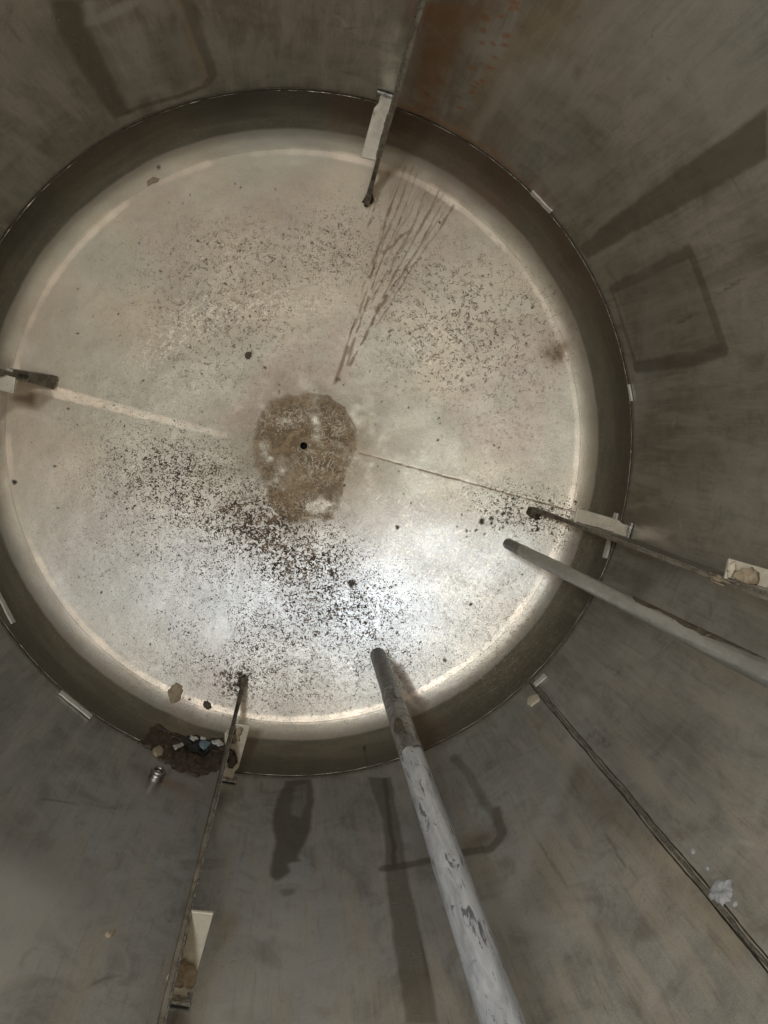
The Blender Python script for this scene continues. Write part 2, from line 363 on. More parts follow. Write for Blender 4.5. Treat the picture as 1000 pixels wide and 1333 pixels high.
# ring of dirt left by the cap of bare metal
speck.blob(F(283, 820), .038, .045, 0, 1., 'cut'); crack.blob(F(283, 820), .038, .045, 0, 1., 'cut')
tone.blob(F(283, 822), .034, .042, 0, .5); tone.poly([F(*q) for q in ell_pts(283, 822, 14, 18)], .004, .5); crack.poly([F(*q) for q in ell_pts(283, 822, 14, 18)], .004, 1., 'cut'); speck.poly([F(*q) for q in ell_pts(283, 822, 14, 18)], .004, .9, 'cut')
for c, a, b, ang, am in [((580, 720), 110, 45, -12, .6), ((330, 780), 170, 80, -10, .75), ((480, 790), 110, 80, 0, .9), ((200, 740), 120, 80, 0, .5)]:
    tone.blob(F(*c), a * PX, b * PX, math.radians(ang), am)  # cool highlight below the drain put into the floor colour
# rust drips running from the upper right rim to the drain
for k, (x0, y0, x1, y1, w, am) in enumerate([
    (507, 222, 476, 300, 1.7, .7), (527, 217, 452, 452, 2.0, .95), (540, 216, 470, 380, 1.5, .75), (543, 226, 448, 470, 1.6, .85), (531, 300, 500, 330, 2.4, .8),
    (513, 235, 490, 330, 1.2, .5), (535, 222, 458, 430, 1.1, .6), (550, 232, 470, 415, 1.0, .55), (563, 246, 480, 400, 1.1, .6), (585, 262, 500, 395, 1.0, .5), (520, 225, 485, 345, 1.1, .6),
    (556, 250, 505, 360, 1.5, .7), (571, 248, 455, 475, 1.8, .85), (577, 252, 520, 330, 1.3, .6), (580, 262, 478, 430, 1.8, .85), (590, 268, 488, 425, 1.6, .8), (553, 240, 520, 300, 1.2, .5)]):
    pts = []
    n = 26
    for i in range(n + 1):
        q = i / n; wob = 1.6 * math.sin(q * 9 + k * 2.1) + rnd.uniform(-.8, .8)
        pts.append(F(x0 + (x1 - x0) * q + wob, y0 + (y1 - y0) * q))
    for i in range(n):
        if rnd.random() < (.0 if i < n * .6 else .16): continue
        rust.line(pts[i:i + 2], w * PX * rnd.uniform(.05, .45), am * rnd.uniform(.45, 1.), .0034)
        if rnd.random() < .12: rust.line(pts[i:i + 2], w * PX * 1.2, am * .7, .005)
rust.line(fpts((452, 452), (441, 485), (436, 498)), .004, .6, .008); rust.line(fpts((462, 440), (452, 475)), .003, .5, .006)
rust.blob(F(520, 235), .05, .035, .3, .42); rust.blob(F(560, 255), .05, .03, -.4, .3); rust.blob(F(505, 300), .10, .07, 1.2, .16)
# the plate joint across the floor: a polished band on the left, a dark hairline on the right
for off, w, am in [(0, 6, .9), (-4, 3, .8), (5, 3.5, .9)]:
    p = [F(72 + (300 - 72) * q, 510 + off * (1 - q * .5) + (568 - 510) * q + rnd.uniform(-.8, .8)) for q in np.linspace(0, 1, 24)]
    for i in range(len(p) - 1): pale.line(p[i:i + 2], w * PX * rnd.uniform(.5, 1.1) * (1 - i / 32), am * (1 - i / 34) * rnd.uniform(.55, 1), .006)
p = [F(468 + (770 - 468) * q, 590 + (672 - 590) * q + rnd.uniform(-.5, .5)) for q in np.linspace(0, 1, 40)]
for i in range(39):
    rust.line(p[i:i + 2], .0030, rnd.uniform(.45, .95), .002)
for i in range(39):
    a, b = p[i]; c, d = p[i + 1]; pale.line([(a, b + .005), (c, d + .005)], .002, rnd.uniform(.1, .4), .003)
# swirled grinder scratches
def arcs(cx, cy, rmin, rmax, a0, a1, n, ln, am):
    for _ in range(n):
        r = rnd.uniform(rmin, rmax); a = math.radians(rnd.uniform(a0, a1)); l = rnd.uniform(.4, 1) * ln / r
        pale.line([F(cx + r * math.cos(a + l * q), cy + r * math.sin(a + l * q) * .95) for q in (0, .33, .66, 1)], .0007, rnd.uniform(.35, 1) * am, .0022)
for x_, y_, a_, b_, an_, am_ in [(235, 430, 50, 16, 40, 1.), (290, 405, 50, 14, 20, 1.), (350, 395, 60, 14, 0, .8), (250, 500, 20, 30, 0, .5), (560, 450, 30, 40, 0, .5), (500, 480, 30, 30, 0, .3), (590, 720, 90, 70, 0, .45), (300, 340, 60, 30, 0, .35), (600, 840, 60, 40, 0, .4), (160, 640, 60, 80, 0, .25)]:
    vein.blob(F(x_, y_), a_ * PX, b_ * PX, math.radians(an_), am_)
for _ in range(46):                                 # bright swirls around the drain's right lower side
    x = rnd.gauss(545, 45); y = rnd.gauss(690, 40); a = rnd.uniform(0, 6.28); r = rnd.uniform(5, 14)
    pale.line([F(x + r * math.cos(a + q), y + r * math.sin(a + q)) for q in (0, .4, .8)], .0012, rnd.uniform(.2, .6), .002)
# single dark spots
for x, y, r, am in [(323, 463, 5, .9), (345, 478, 2.5, .8), (336, 465, 1.6, .8), (364, 510, 2.5, .6), (293, 370, 2.4, .7), (518, 686, 3, .9), (458, 760, 5, .9), (429, 730, 4, .9), (431, 745, 5, .9), (460, 758, 4, .9),
                    (466, 790, 2.5, .9), (628, 680, 5, .9), (640, 675, 3, .9), (655, 668, 3.5, .9), (620, 690, 2.5, .8), (474, 973, 2.5, 1), (19, 628, 3, 1), (246, 910, 2, .9), (390, 163, 1.5, .3),
                    (613, 787, 2.5, .9), (579, 859, 2.2, .9), (311, 878, 4, 1), (449, 632, 2, 1), (206, 218, 3, .8), (535, 655, 1.5, .8), (571, 545, 1.6, .9), (497, 522, 1.6, .8), (440, 495, 4, .6), (340, 662, 4, .7), (418, 655, 2, .6)]:
    for k in range(3): dot.blob(F(x + rnd.uniform(-.5, .5) * r, y + rnd.uniform(-.6, .6) * r), r * PX * .42, r * PX * .5, rnd.uniform(0, 3), am)
for _ in range(260):
    x, y = rnd.uniform(20, 750), rnd.uniform(215, 930)
    if (x - 385) ** 2 + (y - 570) ** 2 < 350 ** 2: dot.blob(F(x, y), rnd.uniform(.4, 1.1) * PX, rnd.uniform(.5, 1.5) * PX, rnd.uniform(0, 3), rnd.uniform(.4, 1))
for _ in range(70):                                 # crumbs scattered by the bottom baffle's foot
    x, y = rnd.gauss(305, 16), rnd.gauss(888, 10); dot.blob(F(x, y), rnd.uniform(.6, 1.8) * PX, rnd.uniform(.6, 1.4) * PX, rnd.uniform(0, 3), rnd.uniform(.5, 1))
for _ in range(60):
    x, y = rnd.gauss(680, 34), rnd.gauss(672, 14); dot.blob(F(x, y), rnd.uniform(.6, 2.2) * PX, rnd.uniform(.5, 1.3) * PX, rnd.uniform(0, 3), rnd.uniform(.5, 1))
# round crusted spot at right, painted shadows of the left baffle and the pipe's foot
residue.blob(F(727, 456), .024, .024, 0, .95); rust.blob(F(727, 456), .014, .02, 0, .3)
rust.poly(fpts((0, 520), (55, 510), (68, 518), (48, 534), (20, 530), (0, 545)), .01, .45)
rust.poly(fpts((512, 864), (522, 864), (545, 905), (560, 915), (552, 930), (532, 905)), .010, .55)
rust.poly(fpts((520, 905), (552, 930), (600, 975), (550, 975), (535, 940)), .016, .40)
residue.poly(fpts((226, 925), (250, 925), (262, 945), (240, 952), (225, 942)), .02, .30)
# brown runs in the corner under the rusty wall, an uneven dark edging at the foot of the straight flange
for q in np.linspace(math.radians(28), math.radians(84), 160):
    g_ = float(fbm(np.array([q * 8]), np.array([0.]), 1, 91, 3)[0]); rust.line([(.975 * math.cos(q), .975 * math.sin(q)), (1.0 * math.cos(q), 1.0 * math.sin(q))], .012, .9 * g_, .02)
for q in np.linspace(-PI, PI, 900):
    g_ = float(fbm(np.array([math.cos(q) * 5]), np.array([math.sin(q) * 5]), 1, 93, 4)[0]); dot.line([(.992 * math.cos(q), .992 * math.sin(q)), (1.0 * math.cos(q), 1.0 * math.sin(q))], .004, max(0, g_ - .3) * .9, .010)
# the crease line: its highlight painted pale, stronger along the lower edge
a = np.linspace(0, 2 * PI, 900)
cr = [(RCR * .993 * math.cos(t), RCR * .993 * math.sin(t)) for t in a]
for i in range(899):
    g_ = float(fbm(np.array([cr[i][0] * 9]), np.array([cr[i][1] * 9]), 1, 77, 4)[0]) ; g_ = max(0, g_ - .3) * 2.0 + (.3 if cr[i][1] < -.35 else 0)
    pale.line(cr[i:i + 2], .003 + .012 * g_, .75 * g_, .008)

# ------------------------------------------------------------------ floor mesh (dished head)
def floor_attrs(x, y):
    wx = (fbm(x, y, 45, 3, 3) - .5) * .016; wy = (fbm(x, y, 45, 9, 3) - .5) * .016
    X, Y = x + wx, y + wy; fx, fy = x + wx * .15, y + wy * .15
    A = np.stack([np.clip(residue.sample(X, Y), 0, 1) * sstep(.10, .55, fbm(x, y, 22, 21, 4)), np.clip(speck.sample(X, Y), 0, 1.5),
                  np.clip(rust.sample(fx, fy), 0, 1), np.clip(pale.sample(fx, fy), 0, 1)], -1)
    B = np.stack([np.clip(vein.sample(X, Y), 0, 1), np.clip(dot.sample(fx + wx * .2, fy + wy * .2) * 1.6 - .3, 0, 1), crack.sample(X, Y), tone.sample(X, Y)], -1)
    return A, B
n = 640
u = np.linspace(-1, 1, n); U, V_ = np.meshgrid(u, u, indexing='ij')
x = (U * np.sqrt(1 - V_ ** 2 / 2) * RCR).ravel(); y = (V_ * np.sqrt(1 - U ** 2 / 2) * RCR).ravel()
A, B = floor_attrs(x, y)
r = np.hypot(x, y); az = np.arctan2(y, x)
fade = sstep(RCR, RCR - .05, r)
z = prof(r) + fade * (.0040 * (fbm(x, y, 4, 31, 3) - .5) + .0012 * (fbm(x, y, 17, 37, 3) - .5)) + A[:, 0] * (.0007 + .0025 * (fbm(x, y, 50, 40, 4) - .4)) + A[:, 2] * .0004
Q = grid_quads(n, n)
keep = (r[Q].min(1) > .0135); Q1 = Q[keep]
nt, nr = 1500, 40
th = np.linspace(0, 2 * PI, nt, endpoint=False)
phi0 = math.acos(SA); ph = np.linspace(0, 1, nr)
ang = (PI / 2 - math.asin(SA)) * (1 - ph)          # from the crease up to vertical
rr = (R0 - RK) + RK * np.cos(ang); zz = -FL - RK * np.sin(ang)
rr = np.concatenate([[rr[0] - .004], rr, [1.0, 1.0]]); zz = np.concatenate([[zz[0] - .004], zz, [-FL * .5, -.001]])
T, RR = np.meshgrid(th, rr, indexing='ij'); _, ZZ = np.meshgrid(th, zz, indexing='ij')
kx = (RR * np.cos(T)).ravel(); ky = (RR * np.sin(T)).ravel(); kz = ZZ.ravel().copy()
kw = sstep(-.001, -.06, kz) * sstep(RCR - .004, RCR + .02, np.hypot(kx, ky)) * (.004 * (fbm(kx, ky, 5, 51, 3) - .5))
kx2 = kx * (1 - kw); ky2 = ky * (1 - kw); kz += kw
A2, B2 = floor_attrs(kx, ky)
Q2 = grid_quads(nt, len(rr), True, n * n)[:, ::-1]
V = np.concatenate([np.stack([x, y, z], 1), np.stack([kx2, ky2, kz], 1)])
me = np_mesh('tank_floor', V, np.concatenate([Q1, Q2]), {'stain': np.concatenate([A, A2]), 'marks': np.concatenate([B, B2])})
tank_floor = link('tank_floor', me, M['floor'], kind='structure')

def lathe(bm, prof_, seg=48, mat=None, closed=False):
    rings = []
    for (rad, h) in prof_:
        rings.append([bm.verts.new((rad * math.cos(2 * PI * i / seg), rad * math.sin(2 * PI * i / seg), h)) for i in range(seg)])
    m = len(rings)
    for k in range(m if closed else m - 1):
        a_, b_ = rings[k], rings[(k + 1) % m]
        for i in range(seg):
            j = (i + 1) % seg; bm.faces.new((a_[i], a_[j], b_[j], b_[i]))
    return rings
bm = bmesh.new(); lathe(bm, [(.0190, ZB - .001), (.0180, ZB + .0012), (.0150, ZB + .0018), (.0128, ZB + .0004), (.0122, ZB - .004)])
link('drain_ring', bm_mesh('drain_ring', bm), M['crust'], tank_floor)
bm = bmesh.new(); rg = lathe(bm, [(.0123, ZB - .002), (.0121, ZB - .05)]); bm.faces.new(rg[-1])
link('drain_bore', bm_mesh('drain_bore', bm), M['hole'], tank_floor)

# ------------------------------------------------------------------ stain maps of the wall
def wc(): return Canvas(-PI, PI, -.02, 1.6, .0035)
wdark, wrust, wpale, wband = wc(), wc(), wc(), wc()
wspot, wyel, wcool, _g = wc(), wc(), wc(), wc()
def wp(*p): return [WL(*q) for q in p]
# dark bands running up the wall
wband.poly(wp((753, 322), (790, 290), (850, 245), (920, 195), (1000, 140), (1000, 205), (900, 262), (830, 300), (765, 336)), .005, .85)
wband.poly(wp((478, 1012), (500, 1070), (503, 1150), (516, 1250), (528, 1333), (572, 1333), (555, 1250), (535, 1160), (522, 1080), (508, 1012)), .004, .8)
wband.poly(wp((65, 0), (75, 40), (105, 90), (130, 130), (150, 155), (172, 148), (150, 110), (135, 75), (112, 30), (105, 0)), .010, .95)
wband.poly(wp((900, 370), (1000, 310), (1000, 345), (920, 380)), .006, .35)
# ghost outlines of pads welded to the outside
def outline(pts, w, am, cv=wdark, soft=.010):
    for i in range(len(pts) - 1): cv.line([pts[i], pts[i + 1]], w, am, soft)
outline(wp((796, 376), (850, 352), (897, 326)), .018, .62); outline(wp((897, 326), (920, 388), (942, 455)), .022, .6); outline(wp((942, 455), (900, 468), (828, 478)), .026, .72)
outline(wp((828, 478), (812, 425), (796, 376)), .010, .5)
wband.poly(wp((800, 378), (896, 334), (936, 455), (832, 474)), .02, .35)
outline(wp((645, 1055), (655, 1085), (640, 1105), (600, 1110), (500, 1130)), .018, .75); outline(wp((500, 1015), (512, 1100), (516, 1128)), .008, .8, soft=.005)
outline(wp((590, 985), (612, 1010), (630, 1045), (645, 1062)), .016, .5); wpale.line(wp((517, 1105), (525, 1135)), .006, .5)
wdark.blob(WL(630, 1092), .035, .02, 0, .55); wyel.blob(WL(630, 1090), .05, .03, 0, .5)
outline(wp((112, 10), (115, 25), (135, 20), (175, 3)), .012, .5, wpale, .02)
outline(wp((235, 0), (250, 50), (266, 105)), .010, .7, wyel, .012); outline(wp((243, 0), (262, 55), (277, 98), (268, 112), (235, 125), (170, 145)), .016, .6)
wpale.poly(wp((125, 50), (190, 30), (215, 120), (165, 135)), .03, .25); wband.poly(wp((195, 30), (240, 10), (262, 100), (225, 120)), .02, .3)
# black drip blot on the lower wall
wdark.poly(wp((372, 1016), (404, 1014), (410, 1040), (404, 1080), (388, 1116), (392, 1120), (375, 1124), (378, 1135), (368, 1142), (358, 1146), (352, 1140), (354, 1120), (358, 1095), (354, 1070), (360, 1040)), .006, .88)
wdark.poly(wp((362, 1158), (372, 1155), (385, 1155), (384, 1163), (370, 1166)), .006, .55)
wdark.poly(wp((382, 1022), (398, 1022), (400, 1045), (390, 1065), (380, 1060)), .008, .5, 'cut')
# rust to the right of the top baffle
wrust.poly(wp((532, 0), (560, 0), (640, 0), (600, 60), (575, 120), (560, 160), (530, 150), (545, 60)), .04, .85)
wrust.poly(wp((545, 0), (620, 0), (600, 40), (580, 90), (560, 60)), .03, .6)
wyel.line(wp((610, 170), (640, 120), (680, 60), (740, 0)), .03, .6, .04); wpale.line(wp((615, 180), (640, 135), (672, 85)), .010, .5, .02); wyel.poly(wp((560, 180), (640, 150), (690, 160), (660, 210)), .05, .45)
wyel.poly(wp((700, 60), (760, 0), (800, 0), (730, 70)), .05, .4)
for _ in range(9): wpale.line(wp((660 + rnd.uniform(-20, 20), 110 + rnd.uniform(-20, 20)), (700 + rnd.uniform(-20, 20), 60 + rnd.uniform(-20, 20))), .004, .12, .02)
for x_, y_, r_ in [(668, 5, 4), (665, 12, 3), (633, 22, 4), (628, 24, 3), (653, 20, 3), (630, 40, 3), (628, 54, 3), (640, 55, 3), (657, 46, 4), (655, 58, 3), (615, 87, 4), (621, 88, 3), (640, 88, 4), (644, 90, 3), (632, 82, 2.5),
                   (628, 105, 4), (621, 108, 4), (615, 118, 4), (617, 113, 3), (598, 124, 3), (598, 138, 4), (603, 140, 3), (556, 124, 4), (674, 12, 3), (645, 75, 2.5), (612, 80, 2)]:
    c = WL(x_ + rnd.uniform(-1, 1), y_); wspot.blob(c, .0017 * r_, .0028 * r_, rnd.uniform(0, 3), .85)
# edges darkened next to the bottom weld
for q in np.linspace(-PI, PI, 700):
    d = 1 if math.radians(25) < q < math.radians(100) else .45
    wdark.line([(q, .004), (q + .009, .004)], .006, .5 * (.6 + .4 * math.sin(q * 7)), .012)
for q in np.linspace(math.radians(46), math.radians(74), 60): wrust.blob((q, .01), .02, .03 * (1 + .5 * math.sin(q * 40)), 0, .8)
# stains round the socket, painted shade under the right bracket, painted cool light below
wdark.blob(WL(214, 1018), .06, .03, .2, .5); wrust.blob(WL(220, 1022), .05, .03, .2, .5)
wdark.blob(WL(830, 770), .10, .05, 0, .45)
wcool.blob((math.radians(-100), .8), .9, .6, 0, .75)
for c, a_, b_, am in [((60, 1160), .20, .16, .8), ((420, 1250), .22, .22, .8), ((330, 1300), .3, .3, .5), ((620, 1120), .12, .3, .7), ((780, 1180), .3, .25, .5), ((60, 1300), .3, .2, .6), ((900, 780), .12, .2, .4), ((700, 200), .1, .2, .3), ((200, 1080), .4, .2, .4)]:
    wcool.blob(WL(*c), a_, b_, 0, am)  # cool light on the lower wall put into its colour
for c, a_, b_, am in [((35, 1170), .10, .12, .9), ((20, 1230), .05, .2, .7), ((370, 1200), .10, .06, .5), ((330, 1290), .05, .16, .5), ((840, 480), .04, .25, .3), ((700, 1090), .02, .3, .35), ((620, 1180), .02, .2, .35), ((110, 1150), .015, .25, .3), ((420, 1290), .1, .1, .3), ((700, 90), .04, .12, .25), ((880, 60), .14, .16, .3), ((800, 560), .2, .1, .12), ((950, 960), .06, .1, .2)]:
    wpale.blob(WL(*c), a_, b_, rnd.uniform(0, 3), am)  # broad sheens on the steel, painted as pale blobs
for c, a_, b_, am in [((780, 1040), .05, .2, .4), ((560, 1080), .04, .16, .35), ((30, 1100), .15, .06, .35), ((800, 980), .08, .1, .3), ((870, 950), .05, .15, .3), ((700, 1160), .04, .16, .3), ((60, 60), .12, .1, .3), ((930, 560), .1, .2, .2), ((780, 200), .1, .06, .3)]:
    wdark.blob(WL(*c), a_, b_, rnd.uniform(-.5, .5), am)
wyel.line(wp((690, 930), (770, 1030), (850, 1110), (960, 1230)), .018, .35, .03)
# stray scratches and specks
for (xa, ya), (xb, yb) in [((780, 1075), (832, 1150)), ((740, 1010), (760, 1050)), ((855, 1040), (905, 1090)), ((875, 425), (915, 405)), ((930, 385), (975, 360)), ((5, 28), (35, 60)), ((545, 1210), (560, 1290)), ((690, 1080), (740, 1160))]:
    wdark.line(wp((xa, ya), ((xa + xb) / 2 + rnd.uniform(-2, 2), (ya + yb) / 2), (xb, yb)), .0025, .7, .002, taper=True)
for _ in range(46):
    az_ = rnd.uniform(-PI, PI); zz_ = rnd.uniform(.1, 1.3); l = rnd.uniform(.03, .12); a_ = rnd.uniform(0, PI); cv = rnd.uniform(-1.2, 1.2)
    pts = []; cx_, cy_ = az_, zz_
    for k in range(6): pts.append((cx_, cy_)); cx_ += math.cos(a_) * l / 5; cy_ += math.sin(a_) * l / 5; a_ += cv / 5
    (wpale if rnd.random() < .5 else wdark).line(pts, .002, rnd.uniform(.25, .6), .004, taper=True)
for _ in range(160): wdark.blob((rnd.uniform(-PI, PI), rnd.uniform(.05, 1.3)), rnd.uniform(.001, .003), rnd.uniform(.001, .003), 0, rnd.uniform(.4, .9))
for (x_, y_) in [(783, 963), (790, 968), (770, 955), (762, 962)]:
    c = WL(x_, y_)
    for k in range(5): wdark.line([(c[0] + .008 * math.cos(k + q), c[1] + .012 * math.sin(k + q)) for q in (0, .6)], .0025, .7, .002)

# ------------------------------------------------------------------ wall mesh
def wall_rad(T, Z):
    return 1 + sstep(0, .05, Z) * (.005 * (fbm(T, Z * .8, 2.6, 71, 3) - .5) + .0022 * (fbm(T, Z, 8, 73, 3) - .5))
nt = 1300; th = np.linspace(-PI, PI, nt, endpoint=False)
zs = np.concatenate([np.linspace(0, 1.45, 290), np.linspace(1.52, 2.9, 12)])
T, Z = np.meshgrid(th, zs, indexing='ij'); T = T.ravel(); Z = Z.ravel()
wx = (fbm(T, Z, 16, 61, 4) - .5) * .035; wz = (fbm(T, Z, 16, 67, 4) - .5) * .035
X, Y = T + wx, Z + wz; f1, f2 = T + wx * .12, Z + wz * .12
A = np.stack([np.clip(wdark.sample(.25 * X + .75 * f1, .25 * Y + .75 * f2), 0, 1), np.clip(wrust.sample(X, Y), 0, 1), np.clip(wpale.sample(.5 * (X + f1), Y), 0, 1), np.clip(wband.sample(.8 * f1 + .2 * X, .8 * f2 + .2 * Y), 0, 1)], -1)
B = np.stack([np.clip(wspot.sample(X * .5 + f1 * .5, Y) * 1.5 - .3, 0, 1), np.clip(wyel.sample(X, Y), 0, 1), np.clip(wcool.sample(X, Y), 0, 1), 0 * T], -1)
rad = wall_rad(T, Z)
me = np_mesh('tank_wall', np.stack([rad * np.cos(T), rad * np.sin(T), Z], 1), grid_quads(nt, len(zs), True)[:, ::-1], {'stain': A, 'marks': B})
tank_wall = link('tank_wall', me, M['wall'], kind='structure')

# bottom weld: a rippled bead round the joint, a dark line to each side of it
def ring_weld(name, mat, r0, z0, w, h, nt=2600, amp=.3, seed=1, parent=None):
    th = np.linspace(0, 2 * PI, nt, endpoint=False); k = 6
    amp_ = 1 + amp * (fbm(th * 3, th * 0, 12, seed, 3) - .5) * 2 + .05 * np.sin(th * 420)
    V = []
    for i in range(k):
        q = PI * i / (k - 1)
        V.append(np.stack([(r0 - h * amp_ * math.sin(q)) * np.cos(th), (r0 - h * amp_ * math.sin(q)) * np.sin(th), z0 + w * math.cos(q) * amp_], 1))
    V = np.stack(V, 1).reshape(-1, 3)
    return link(name, np_mesh(name, V, grid_quads(nt, k, True)), mat, parent)
ring_weld('weld_bead', M['bead'], 1.001, .001, .0045, .004, seed=5, parent=tank_wall)
ring_weld('weld_toe', M['toe'], 1.0, -.0075, .0013, .0028, seed=8, amp=.9, parent=tank_wall)

def strip_on_wall(name, mat, pts, w, h, parent, seed=1, ripple=260):
    """a raised bead along a line on the wall given as (azimuth, height)"""
    P = np.array(pts); n_ = 420; q = np.linspace(0, len(P) - 1, n_); az_ = np.interp(q, np.arange(len(P)), P[:, 0]); z_ = np.interp(q, np.arange(len(P)), P[:, 1])
    a_ = 1 + .7 * (fbm(z_, z_ * 0, 30, seed, 3) - .5) + .05 * np.sin(z_ * ripple)
    az_ = az_ + .004 * (fbm(z_, z_ * 0 + 5, 14, seed + 3, 3) - .5)
    V = []
    for i in range(7):
        t_ = PI * i / 6; aa = az_ + w * math.cos(t_) * .5 * a_; rad_ = wall_rad(aa, z_) + .0012 - h * math.sin(t_) * a_
        V.append(np.stack([rad_ * np.cos(aa), rad_ * np.sin(aa), z_], 1))
    V = np.stack(V, 1).reshape(-1, 3)
    return link(name, np_mesh(name, V, grid_quads(n_, 7)), mat, parent)
s0 = WL(697, 893); s1 = WL(960, 1208)
seam = [(s0[0], .004), (s0[0] - .004, .3), (.5 * (s0[0] + s1[0]), .65), (s1[0], 1.15), (s1[0] - .004, 1.6)]
strip_on_wall('weld_seam', M['toe_light'], seam, .008, .0045, tank_wall, 4)
strip_on_wall('weld_seam', M['bead'], [(a_ - .0075, b_) for a_, b_ in seam], .004, .0028, tank_wall, 9)
strip_on_wall('weld_seam', M['bead'], [(a_ + .0075, b_) for a_, b_ in seam], .0034, .0022, tank_wall, 12)

# ------------------------------------------------------------------ crusts, blots and flakes following the surface
def patch(name, outl, thick, mat, seed=1, rough=.6, parent=None, lift=0., smooth=True, rings=9, ns=64, crumple=0, edge=.5):
    """a lump with an irregular edge lying on the tank's surface"""
    O = np.array(outl, float); m = len(O)
    q = np.linspace(0, m, ns, endpoint=False); i = q.astype(int); f = (q - i)[:, None]; O2 = O[i] * (1 - f) + O[(i + 1) % m] * f
    c = O.mean(0); rg = random.Random(seed)
    d = O2 - c; jag = 1 + .14 * (fbm(q * .0 + seed * 3.1 + np.cos(q / m * 2 * PI) * 2, np.sin(q / m * 2 * PI) * 2, 2.2, seed, 3) - .5) * 2 * rough * 2
    V = []
    for k in range(rings + 1):
        s_ = (k / rings) ** .8; p = c + d * jag[:, None] * s_
        P, N = surf(p[:, 0], p[:, 1])
        wr_ = np.where(P[:, 2] > 0, wall_rad(np.arctan2(P[:, 1], P[:, 0]), np.maximum(P[:, 2], 0)), 1.)[:, None]
        P[:, :2] = P[:, :2] * wr_
        prof_ = (1 - s_ ** 4) ** .5 if s_ < 1 else 0
        nz = fbm(p[:, 0] + 500, p[:, 1] + 500, .13, seed + 11, 4); h = thick * prof_ * (edge + (1 - edge) * 2 * nz) + lift * (1 if k < rings else .8)
        if crumple: h = h + crumple * (fbm(p[:, 0] + 300, p[:, 1], .11, seed + 31, 3) - .3)
        V.append(P + N * (h if k < rings else h - .002 + (lift * .2))[:, None])
    V = np.concatenate(V)
    Qs = []
    for k in range(rings):
        for j in range(ns):
            j2 = (j + 1) % ns; Qs.append((k * ns + j, k * ns + j2, (k + 1) * ns + j2, (k + 1) * ns + j))
    o = V.mean(0)
    me = np_mesh(name, V - (0 if parent else o), np.array(Qs)); ob = link(name, me, mat, parent, smooth)
    if not parent: ob.location = o
    bmm = bmesh.new(); bmm.from_mesh(me); bmesh.ops.remove_doubles(bmm, verts=bmm.verts, dist=1e-6); bmesh.ops.recalc_face_normals(bmm, faces=bmm.faces); bmm.to_mesh(me); bmm.free()
    return ob
def ell(cx, cy, a, b, ang=0, n=14, jag=.12, seed=1):
    rg = random.Random(seed); ca, sa = math.cos(math.radians(ang)), math.sin(math.radians(ang)); o = []
    for k in range(n):
        t = 2 * PI * k / n; s = 1 + rg.uniform(-jag, jag); u_, v_ = a * math.cos(t) * s, b * math.sin(t) * s
        o.append((cx + u_ * ca - v_ * sa, cy + u_ * sa + v_ * ca))
    return o
def tag(o, label, cat, group=None):
    o['label'] = label; o['category'] = cat
    if group: o['group'] = group
    return o
tag(patch('crust_patch', ell(228, 903, 10, 14, 15, seed=3), .007, M['crust'], 3), 'largest round tan crust patch on the rim of the dished floor at lower left', 'residue')
tag(patch('crust_patch', ell(270, 918, 5, 7, -40, seed=4), .009, M['sludge'], 4), 'small dark oval crumb just right of the round tan crust patch', 'residue')
tag(patch('crust_chip', [(191, 236), (199, 230), (208, 232), (206, 237), (197, 239), (192, 243)], .006, M['crust'], 5, .4), 'small brown chip on the upper left edge of the floor', 'residue')
tag(patch('crust_flake', [(687, 909), (694, 905), (702, 904), (704, 912), (698, 916), (692, 921), (687, 918)], .006, M['cream'], 6, .4), 'tan flake beside the vertical weld seam near its lower end', 'residue')
tag(patch('putty_splat', ell(940, 1162, 15, 17, 20, 16, .16, 8), .009, M['grey'], 8, .8), 'grey putty splat lying across the vertical weld seam', 'putty')
tag(patch('putty_drop', ell(902, 1108, 3.2, 4, 0, 10, .1, 9), .004, M['grey'], 9), 'upper one of two small pale drops beside the weld seam, farther from the putty splat', 'putty drop', 'putty drops by the weld seam')
tag(patch('putty_drop', ell(921, 1130, 2.8, 3.6, 0, 10, .1, 10), .004, M['grey'], 10), 'small pale drop between the upper drop and the grey putty splat', 'putty drop', 'putty drops by the weld seam')
tag(patch('putty_drop', ell(957, 1177, 3.5, 4.5, 40, 10, .15, 11), .004, M['grey'], 11), 'small pale drop just below right of the grey putty splat', 'putty drop', 'putty drops by the weld seam')
tag(patch('dry_leaf_scrap', [(137, 1217), (141, 1213), (146, 1214), (151, 1209), (151, 1213), (147, 1218), (143, 1221), (138, 1220)], .004, M['crust'], 12, .5, crumple=.004), 'curled olive brown scrap stuck on the lower left wall', 'scrap')
tag(patch('crust_patch', ell(323, 463, 4.2, 5.5, 10, seed=15), .004, M['sludge'], 15), 'dark olive blister on the bare floor above left of the drain', 'residue')

